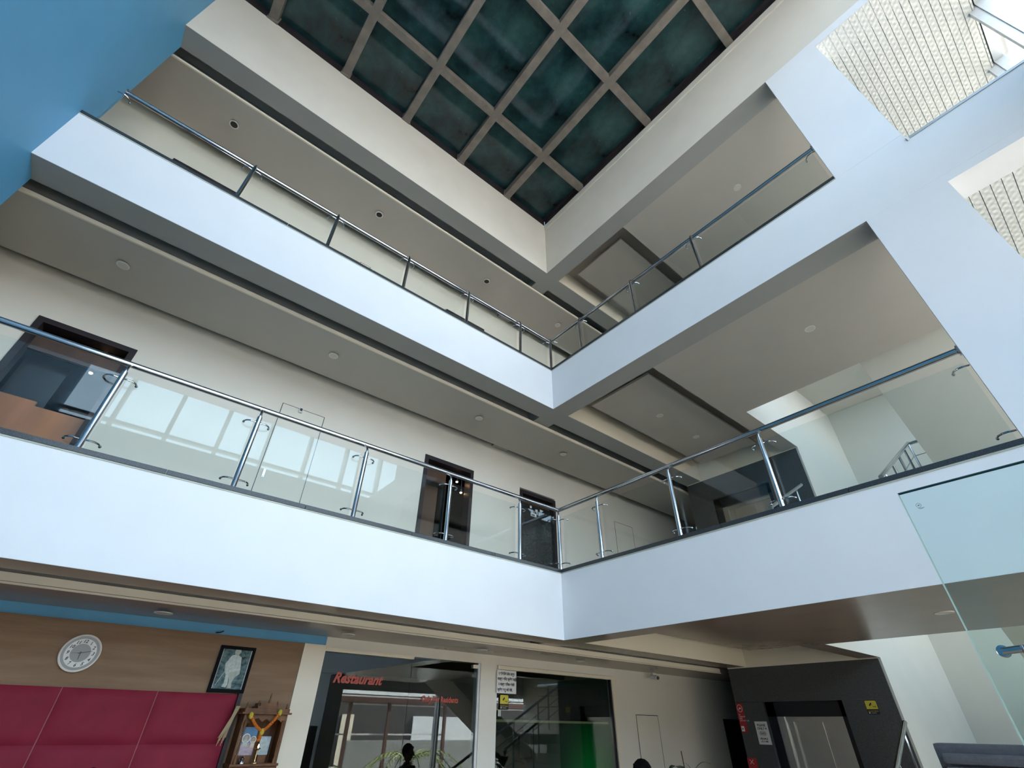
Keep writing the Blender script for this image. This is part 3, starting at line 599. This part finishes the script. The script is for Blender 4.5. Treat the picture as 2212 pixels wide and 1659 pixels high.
# ------------------------------------------------------------------ lift core with two lift doors
for i, zf in enumerate(FL[:2]):
    dz = (0, 3.46)[i]; zb = LV[i][0]
    lc = struct('wall_lift', (XE, -.8, zf)); pt, py0, py1 = 1.866+dz, -1.335, -.14
    B('cladding_slab', LGRAN, (XE, XE+.15, -2.0, py0, zf, pt), lc); B('cladding_slab', LGRAN, (XE, XE+.15, py1, .337, zf, pt), lc); B('cladding_slab', LGRAN, (XE, XE+.15, -2.0, .337, pt+.002, zb-.012), lc)
    B('core_side', LGRAN, (XE+.15, 7.4, .30, .337, zf, zb), lc); B('top_bead', CREAM, (XE-.006, XE+.1, -2.0, .337, zb-.012, zb), lc)
    lf = thing('lift', ['brushed steel lift door in a black surround beside red sign', 'dark lift doorway on the lower gallery behind the railing'][i], 'lift', (XE+.1, -.75, zf), 'lift doors')
    B('black_surround', BLACK, [(XE+.06, XE+.15, py0, -1.255, zf, pt), (XE+.06, XE+.15, -.28, py1, zf, pt), (XE+.06, XE+.15, py0, py1, 1.672+dz, pt)], lf)
    B('steel_jamb', BRUSH, [(XE+.09, XE+.2, -.38, -.28, zf, 1.672+dz), (XE+.11, XE+.2, -1.255, -.38, 1.606+dz, 1.672+dz), (XE+.13, XE+.2, -.487, -.38, zf, 1.606+dz)], lf)
    B('door_panel', BRUSH, (XE+.16, XE+.18, -.905, -.49, zf, 1.606+dz), lf); B('door_panel', BRUSH, (XE+.175, XE+.195, -1.255, -.903, zf, 1.606+dz), lf)
B('wall_passage', BLACK, (7.3, 7.45, .34, YG, FL[0], 2.36)); B('wall_passage', CREAM, (7.3, 7.45, .34, YB, 3.05, 5.8))  # lobby end wall coloured black to deepen the shade in the passage
B('door_11', BLACK, (5.5, 6.2, YG+.03, YG+.06, FL[0], 1.66))
# signs on the granite
def granite_sign(name, label, y0, y1, z0, z1, m):
    t = thing(name, label, 'sign', (XE, (y0+y1)/2, z0)); B('backing', m, (XE-.004, XE-.001, y0, y1, z0, z1), t); return t
RY = (PI/2, 0, -PI/2)
t = granite_sign('fire_sign', 'tall red sign with circled white symbol beside the lift', .218, .335, 1.46, 1.853, REDS)
MB().tube([(XE-.006, .276+.042*math.cos(k*PI/12), 1.785+.05*math.sin(k*PI/12)) for k in range(25)], .003, 5).build('circle_symbol', WPAPER, t)
MB().prism([(XE-.007, .30, 1.77), (XE-.007, .275, 1.80), (XE-.007, .25, 1.785), (XE-.007, .262, 1.775), (XE-.007, .272, 1.785), (XE-.007, .29, 1.765)], (-.001, 0, 0)).build('symbol', WPAPER, t)
for k, s in enumerate(('IN', 'CASE OF', 'FIRE', 'DO NOT USE')): text('lettering', s, .026, WPAPER, t, (XE-.0055, .315, 1.69-.027*k), RY, ext=.0005)
B('button_plate', WPAPER, (XE-.012, XE-.004, .27, .318, 1.475, 1.545), t); B('button', INK, (XE-.015, XE-.012, .287, .302, 1.50, 1.52), t)
t = granite_sign('lift_notice', 'white laminated notice beside the steel lift door', -.126, .078, 1.312, 1.608, WPAPER)
for s, z, sz in (('PLEASE', 1.545, .044), ('ONLY 4', 1.502, .044), ('PEOPLE', 1.372, .036), ('AT A TIME', 1.342, .024)): text('lettering', s, sz, INK, t, (XE-.0055, -.022, z), RY, ext=.0005, align='CENTER', bold=.001)
for k in range(4):
    y = .012-.022*k; MB().ball((XE-.005, y, 1.468), .006, 8, (.2, 1, 1)).box(XE-.006, XE-.004, y-.005, y+.005, 1.436, 1.461).build('person_symbol', INK, t)
MB().tube([(XE-.005, -.022+.06*math.cos(k*PI/12), 1.452+.03*math.sin(k*PI/12)) for k in range(25)], .0015, 5).build('oval_outline', INK, t)
t = granite_sign('cross_sign', 'small red sign with white cross low beside the lift', .19, .345, .99, 1.135, REDS)
for s in (1, -1): MB().prism([(XE-.0055, .275-s*.03-.004, 1.06), (XE-.0055, .275-s*.03+.004, 1.06), (XE-.0055, .275+s*.03+.004, 1.115), (XE-.0055, .275+s*.03-.004, 1.115)], (-.001, 0, 0)).build('cross_stroke', WPAPER, t)

# ------------------------------------------------------------------ stairs in the stairwell
for i in (0, 1):
    zf = FL[i]; zm = zf+1.70; zn = FL[i+1]
    st = struct('stair_flight', (4, -3.4, zf))
    n = 10; m = MB()
    for k in range(n): xk = 2.55+.335*k; m.box(xk, xk+.34, -3.35, -2.06, zf+.155*k+.02 if k else zf, zf+.17*(k+1))
    m.build('steps', STAIRW, st)
    MB().prism([(2.53, -3.36, zf-.0), (2.75, -3.36, zf-.05), (5.9, -3.36, zm-.22), (5.9, -3.36, zm), (2.53, -3.36, zf+.1)], (0, .03, 0)).build('stringer', STAIRW, st)
    B('landing', STAIRW, (5.15, 7.46, -4.92, -3.72, zm-.2, zm), st); B('landing', STAIRW, (5.9, 7.46, -3.72, -2.04, zm-.2, zm), st)
    zs = 6.16 if i else 2.40
    MB().prism([(2.45, -3.72, zs), (5.2, -3.72, zs-.653*2.75), (5.2, -3.72, zs-.653*2.75+.35), (2.45, -3.72, zs+.30)], (0, -1.18, 0)).build('upper_flight', STAIRW, st)
    r = thing('stair_railing', ['steel stair railing rising from lobby behind the lift corner', 'steel stair railing rising from lower gallery toward the half landing'][i], 'railing', (4, -3.4, zf+.2), 'stair railings')
    f = lambda x: zf+1.12+.5*(x-2.51)-.0
    MB().tube([(2.3, -3.4, f(2.3)), (5.80, -3.4, f(5.8)), (5.92, -3.4, f(5.86)), (5.92, -3.75, f(5.86)), (5.92, -4.4, f(5.86))], .028, 12).build('handrail', STEEL, r, smooth=True)
    for x in (2.6, 3.4, 4.2, 5.0, 5.75): MB().tube([(x, -3.4, f(x)-1.05), (x, -3.4, f(x)-.02)], .019, 10).tube([(x-.06, -3.4, f(x)-.28), (x+.06, -3.4, f(x)-.22)], .006, 6).build('post', STEEL, r, smooth=True)
    MB().tube([(5.92, -4.0, f(5.86)-1.0), (5.92, -4.0, f(5.86))], .019, 10).build('post', STEEL, r, smooth=True)
    for dz in (.25, .5): MB().tube([(5.92, -3.4, f(5.86)-dz), (5.92, -4.4, f(5.86)-dz)], .008, 8).tube([(2.6, -3.4, f(2.6)-dz), (5.92, -3.4, f(5.92)-dz)], .008, 8).build('rod', STEEL, r, smooth=True)
    w = thing('wall_handrail', ['short sloping steel handrail at lobby granite corner', 'short sloping steel handrail at gallery granite corner'][i], 'handrail', (3.3, -2.15, zf+.2), 'sloping handrails')
    a, b = ((2.9, 1.10), (3.92, 1.60)) if i == 0 else ((1.9, 3.93), (3.42, 4.71))
    MB().tube([(a[0], -2.15, a[1]), (b[0], -2.15, b[1])], .026, 12).build('tube', STEEL, w, smooth=True)
    for k in (.25, .8): x = a[0]+(b[0]-a[0])*k; z = a[1]+(b[1]-a[1])*k; MB().tube([(x, -2.15, z), (x, -2.15, zf)], .014, 8).build('post', STEEL, w, smooth=True)

# ------------------------------------------------------------------ downlights
def downlight(x, y, z, label, group, dark, r=.065):
    t = thing('downlight', label, 'downlight', (x, y, z), group)
    MB().lathe((x, y, z+.002), [(r*.74, 0), (r*.76, -.006), (r*.98, -.006), (r, 0)], 28).build('ring', mat('pale_light_ring', (.68, .66, .60), .4), t, smooth=True)
    MB().lathe((x, y, z+.001), [(r*.73, 0), (r*.73, -.004)], 24).build('lamp_face', mat('dark_lamp_hole', (.012, .012, .012), .6) if dark else mat('pale_lamp_cover', (.58, .56, .51), .4), t)
for x, nm in ((-5.874, 'nearest the blue wall'), (-3.369, 'midway along the corridor'), (-.88, 'nearest the corner beams')): downlight(x, .93, 9.10, 'dark hollow downlight in the top corridor ceiling, '+nm, 'dark downlights under the roof', True, .07)
downlight(1.2, .92, 9.10, 'faint pale downlight in top corridor ceiling past the corner beams', 'pale downlights', False)
for x, nm in ((-5.9, 'nearest the blue wall'), (-3.406, 'second from the blue wall'), (-.853, 'third from the blue wall'), (1.126, 'past the corner beams')): downlight(x, .925, 5.691, 'faint round downlight in the middle corridor ceiling, '+nm, 'pale downlights', False)
downlight(1.24, -3.57, 9.195, 'flush ring downlight in the top right ceiling beside the column', 'pale downlights', False); downlight(1.235, -3.61, 5.786, 'flush ring downlight in the middle right ceiling above the railing', 'pale downlights', False)
downlight(1.8, -.86, 5.986, 'round downlight in the recessed panel, nearer the gallery corner', 'pale downlights', False, .06); downlight(2.95, -.85, 5.986, 'round downlight in the recessed panel, nearer the lift', 'pale downlights', False, .06)
for x, nm in ((-4.159, 'above the wall clock side'), (-2.431, 'above the cream pier'), (-.643, 'above the glass door hinge'), (1.16, 'above the right-hand glass')): downlight(x, .84, 2.27, 'slim ringed downlight in the lobby ceiling, '+nm, 'lobby downlights', False, .075)
downlight(1.216, -3.57, 2.363, 'ringed downlight in lobby ceiling seen beside the green glass edge', 'lobby downlights', False, .075)

# ------------------------------------------------------------------ side bay edge rail, green glass door, sofa
t = thing('edge_channel', 'steel edge channel along the bay opening by the bright windows', 'rail', (.03, -6.1, 6.46))
MB().box(-.01, .03, -6.84, -5.37, 6.462, 6.475).box(-.006, .026, -6.84, -5.37, 6.482, 6.495).box(.0, .02, -6.84, -5.37, 6.462, 6.49).build('channel', ALU, t); MB().box(-.012, .032, -5.375, -5.357, 6.445, 6.50).build('end_bracket', WPAPER, t)
gd = thing('glass_door', 'frameless green tinted glass door at the right edge', 'door', (-3.0, -4.9, FL[0]))
B('glass_pane', GDOOR, (-3.006, -2.994, -5.3, -4.366, FL[0], 2.049), gd)
B('polished_edge', mat('glass_edge', (.02, .06, .06), .2), [(-3.0062, -2.9938, -5.3, -4.366, 2.049, 2.0515)], gd)
B('bright_edge', mat('glass_bright_edge', (.55, .65, .58), .2), [(-3.0062, -2.9938, -4.366, -4.3645, FL[0], 2.0515)], gd)
MB().tube([(-3.0065, -4.3975+.0055*math.cos(k*PI/10), 2.006+.0055*math.sin(k*PI/10)) for k in range(21)], .0004, 4).box(-3.007, -3.006, -4.4, -4.3955, 2.005, 2.007).box(-3.0067, -3.006, -4.408, -4.393, 1.9975, 1.9983).box(-3.0067, -3.006, -4.404, -4.396, 1.9955, 1.9961).build('etched_mark', INK, gd)
MB().lathe((-3.006, -4.413, 1.652), [(.0125, 0), (.0125, -.006), (.008, -.008)], 24, 'x').tube([(-3.014, -4.412, 1.652), (-3.02, -4.45, 1.654), (-3.022, -4.47, 1.654)], .0075, 14).tube([(-3.022, -4.455, 1.66), (-3.022, -4.455, 1.2)], .009, 14).build('handle', STEEL, gd, smooth=True)
sf = thing('high_back_sofa', 'charcoal grey sofa with ribbed high back behind the glass door', 'sofa', (-.6, -4.4, FL[0]))
z = FL[0]+.45
m = MB().box(-.62, -.50, -5.2, -3.56, FL[0]+.1, 1.452); m.build('back_frame', FABG, sf, bevel=.02)
while z < 1.40:
    MB().box(-.68, -.60, -5.16, -3.60, z+.004, z+.052).build('rib', FABG, sf, bevel=.015); z += .058
MB().box(-1.3, -.64, -5.2, -3.56, FL[0]+.12, FL[0]+.45).build('seat', FABG, sf, bevel=.03)
for y in (-5.15, -3.64): 
    for x in (-1.2, -.6): MB().box(x, x+.05, y, y+.05, FL[0], FL[0]+.13).build('leg', BLACK, sf)

# ------------------------------------------------------------------ people (only crowns of heads reach into the picture)
def person(x, y, h, ang, label, shirt, trou):
    t = thing('person', label, 'person', (x, y, FL[0])); s = h/1.70
    J = {}; V = []; E = []; Rd = []
    def j(n, p, r, par=None):
        J[n] = len(V); V.append(Vector(p)*s); Rd.append(r*s)
        if par: E.append((J[par], J[n]))
    j('pel', (0, 0, .93), .15); j('bel', (0, .0, 1.08), .135, 'pel'); j('che', (0, .0, 1.28), .155, 'bel'); j('nec', (0, -.01, 1.43), .06, 'che'); j('nk2', (0, .0, 1.50), .055, 'nec')
    for q in (-1, 1):
        j('hip%d' % q, (.09*q, 0, .88), .095, 'pel'); j('kn%d' % q, (.10*q, .01, .48), .06, 'hip%d' % q); j('an%d' % q, (.10*q, -.01, .08), .042, 'kn%d' % q); j('to%d' % q, (.11*q, .15, .04), .035, 'an%d' % q)
        j('sh%d' % q, (.18*q, 0, 1.38), .062, 'che'); j('el%d' % q, (.23*q, -.02, 1.10), .043, 'sh%d' % q); j('wr%d' % q, (.24*q, .06, .86), .03, 'el%d' % q); j('pa%d' % q, (.24*q, .08, .78), .036, 'wr%d' % q)
        for k in range(4): j('f%d%d' % (q, k), (.24*q, .055+.02*k, .70+.006*abs(k-1.5)), .010, 'pa%d' % q)
        j('th%d' % q, (.225*q, .12, .75), .012, 'pa%d' % q)
    Rz = Matrix.Rotation(ang, 3, 'Z'); me = bpy.data.meshes.new('body'); me.from_pydata([tuple(Rz @ v) for v in V], E, [])
    o = bpy.data.objects.new('body', me); C.objects.link(o); put(o, (x, y, FL[0]), t)
    sk = o.modifiers.new('s', 'SKIN')
    for i, r in enumerate(Rd): me.skin_vertices[0].data[i].radius = (r, r)
    me.skin_vertices[0].data[0].use_root = True
    sb = o.modifiers.new('u', 'SUBSURF'); sb.levels = 1; sb.render_levels = 1
    bpy.context.view_layer.update(); dm = bpy.data.meshes.new_from_object(o.evaluated_get(bpy.context.evaluated_depsgraph_get())); o.modifiers.clear(); o.data = dm
    for mm_ in (shirt, trou, SKIN): dm.materials.append(mm_)
    for p in dm.polygons:
        c = p.center/s; p.material_index = 1 if c.z < .92 and math.hypot(c.x, c.y) < .26 and not (abs((Rz.inverted() @ c).x) > .19) else (2 if c.z > 1.46 or (abs((Rz.inverted() @ c).x) > .19 and c.z < .98) else 0); p.use_smooth = True
    def hp(v): v = Rz @ (Vector(v)*s); return (x+v.x, y+v.y, FL[0]+v.z)
    m = MB().ball(hp((0, .01, 1.59)), .1*s, 16, (.82, .92, 1.15)); 
    hd = m.ball(hp((0, .105, 1.575)), .018*s, 8, (.8, 1, 1.3)).ball(hp((.083, 0, 1.58)), .024*s, 8, (.5, .8, 1.3)).ball(hp((-.083, 0, 1.58)), .024*s, 8, (.5, .8, 1.3)).build('head', SKIN, t, smooth=True)
    for q in (-1, 1): MB().ball(hp((.033*q, .094, 1.60)), .012*s, 8).build('eye', INK, hd, smooth=True)
    MB().ball(hp((0, .098, 1.535)), .02*s, 8, (1.2, .5, .35)).build('mouth', mat('lips', (.25, .07, .06), .5), hd, smooth=True)
    hr = MB().ball(hp((0, -.012, 1.622)), .107*s, 16, (.88, .92, .95))
    for k in range(26):
        a = k*2.4; rr = .085*math.sqrt((k % 13)/13); hr.ball(hp((rr*math.cos(a), -.01+rr*math.sin(a), 1.70-.5*rr)), .022*s, 7)
    hr.build('hair', HAIR, t, smooth=True)
    return t
person(.02, -.95, 1.61, -.6, 'person with short curly black hair below the flush door', SHIRT, TROU)
person(-4.24, .35, 1.585, .0, 'person whose dark hair just shows under the maroon panel', SHIRT, TROU)

# potted plant near the lobby wall
pl = thing('potted_plant', 'broad-leaved potted plant in front of the shadowed wall', 'plant', (1.55, -.45, FL[0]))
MB().lathe((1.55, -.45, FL[0]), [(.14, 0), (.19, .35), (.205, .37), (.19, .37), (.18, .33)], 24).build('pot', GREYP, pl, smooth=True)
def leaf(base, tip, w, name='leaf', m=LEAF, par=None):
    b, tp = Vector(base), Vector(tip); d = tp-b; side = d.cross(Vector((0, 0, 1))).normalized()*w; n = 7; vs = []; fs = []
    for i in range(n):
        t = i/(n-1); c = b+d*t+Vector((0, 0, .22*d.length*math.sin(PI*t*.9)))-Vector((0, 0, .10*d.length*t*t)); ww = math.sin(PI*min(1, t*.92+.04))**.8
        vs += [c-side*ww+Vector((0, 0, .12*w)), c, c+side*ww+Vector((0, 0, .12*w))]
    for i in range(n-1): fs += [(3*i, 3*i+1, 3*i+4, 3*i+3), (3*i+1, 3*i+2, 3*i+5, 3*i+4)]
    o = MB().add(vs, fs).build(name, m, par, smooth=True); return o
MB().tube([(1.55, -.45, FL[0]+.3), (1.54, -.46, .6), (1.55, -.45, 1.06)], [.016, .013, .009], 8).build('stem', LEAF, pl, smooth=True)
for k in range(11):
    a = k*2.4+.3; rr = .24+.05*(k % 3); zb = .62+.035*k; leaf((1.55, -.45, zb), (1.55+rr*math.cos(a), -.45+rr*math.sin(a), zb+.10), .065, par=pl)
leaf((1.58, -.47, 1.08), (1.74, -.62, 1.17), .022, par=pl); leaf((1.58, -.47, 1.08), (1.50, -.40, 1.17), .020, par=pl); leaf((1.5, -.47, 1.02), (1.2, -.42, 1.13), .07, par=pl)
MB().tube([(1.44, -.47, .9), (1.36, -.5, 1.285)], .006, 6).build('support_stick', DARKW, pl)

# ------------------------------------------------------------------ outside: forecourt seen mirrored in the restaurant glass
B('ground', GROUND, (-40, 40, -70, YF-.2, FL[0]-.25, FL[0]-.02))
cn = thing('entrance_canopy', 'brown steel canopy frame over the forecourt mirrored in glass', 'canopy', (5, -11, FL[0]))
for x in (-3.6, -1.0, 1.4, 3.3, 4.75, 7.1, 9.0, 11.2): MB().box(x, x+.1, -11.1, -11.0, FL[0], 2.1).build('post', mat('brown_steel', (.12, .06, .05), .5), cn)
B('beam', MATS['brown_steel'], (-4, 12, -11.12, -10.94, 2.10, 2.24), cn); B('beam', MATS['brown_steel'], (-4, 12, -9.86, -9.8, 2.05, 2.1), cn)
for z_ in (2.25, 2.02, 1.18): B('rail', WHITE, (-4, 12, -11.16, -11.12, z_, z_+.045), cn)
bl = thing('street_building', 'dark shopfront building across the street mirrored in glass', 'building', (0, -24, FL[0]))
B('wall', mat('dark_facade', (.05, .045, .045), .7), (-14, 26, -26, -24, FL[0], 4.6), bl); B('cornice', WHITE, [(-14.2, 26.2, -24.1, -23.9, 2.9, 3.1), (-14.2, 26.2, -24.1, -23.9, 3.6, 3.9)], bl)
for k, (xa, xb_, c_) in enumerate(((-11, -9.5, WHITE), (-5.2, -4.2, REDS), (1.5, 3.6, WHITE), (7.6, 8.3, WHITE), (8.6, 9.3, CREAM), (13.2, 14.6, WHITE), (14.8, 18.6, WHITE))): B('shutter', c_, (xa, xb_, -23.98, -23.9, FL[0], 1.9), bl)
fw = thing('forecourt_wall', 'low grey ribbed wall at the kerb mirrored in glass', 'wall', (9, -12.5, FL[0]))
for k in range(12): B('course', GREYP, (4.1, 15, -12.62-.01*(k % 2), -12.5, FL[0]+.115*k, FL[0]+.115*k+.112), fw)
def palm(x, y, h, label):
    t = thing('palm', label, 'palm', (x, y, FL[0]), 'palms in the forecourt')
    MB().tube([(x, y, FL[0]), (x+.05, y, FL[0]+h*.5), (x, y, FL[0]+h)], [.12, .10, .08], 10).build('trunk', DARKW, t, smooth=True)
    for k in range(14):
        a = k*2.399; l = 1.2+.3*(k % 3); m = MB(); p0 = Vector((x, y, FL[0]+h))
        for q in range(12):
            tt = (q+1)/12; c = p0+Vector((math.cos(a)*l*tt, math.sin(a)*l*tt, .7*l*tt-.9*l*tt*tt)); s = Vector((-math.sin(a), math.cos(a), 0))
            for sg in (-1, 1): e = c+s*sg*.34*(1-.6*tt)+Vector((math.cos(a)*.14, math.sin(a)*.14, -.12)); w = Vector((math.cos(a), math.sin(a), 0))*.02; m.add([c-w, c+w, e], [(0, 1, 2)])
        m.tube([p0+Vector((math.cos(a)*l*q/6, math.sin(a)*l*q/6, .7*l*q/6-.9*l*(q/6)**2)) for q in range(7)], .012, 5); m.build('frond', PALML, t)
palm(1.0, -8.3, .75, 'leafy palm just outside, mirrored at left of the left glass pane'); palm(4.35, -8.4, 1.0, 'leafy palm near the kerb, mirrored beside the lettering')

# lift everything so the lobby floor is the zero level
for o in list(C.objects):
    if o.parent is None and o is not cam: o.location.z += ZO
# things whose origin is an Empty keep their children; name repeats take the suffix Blender gives
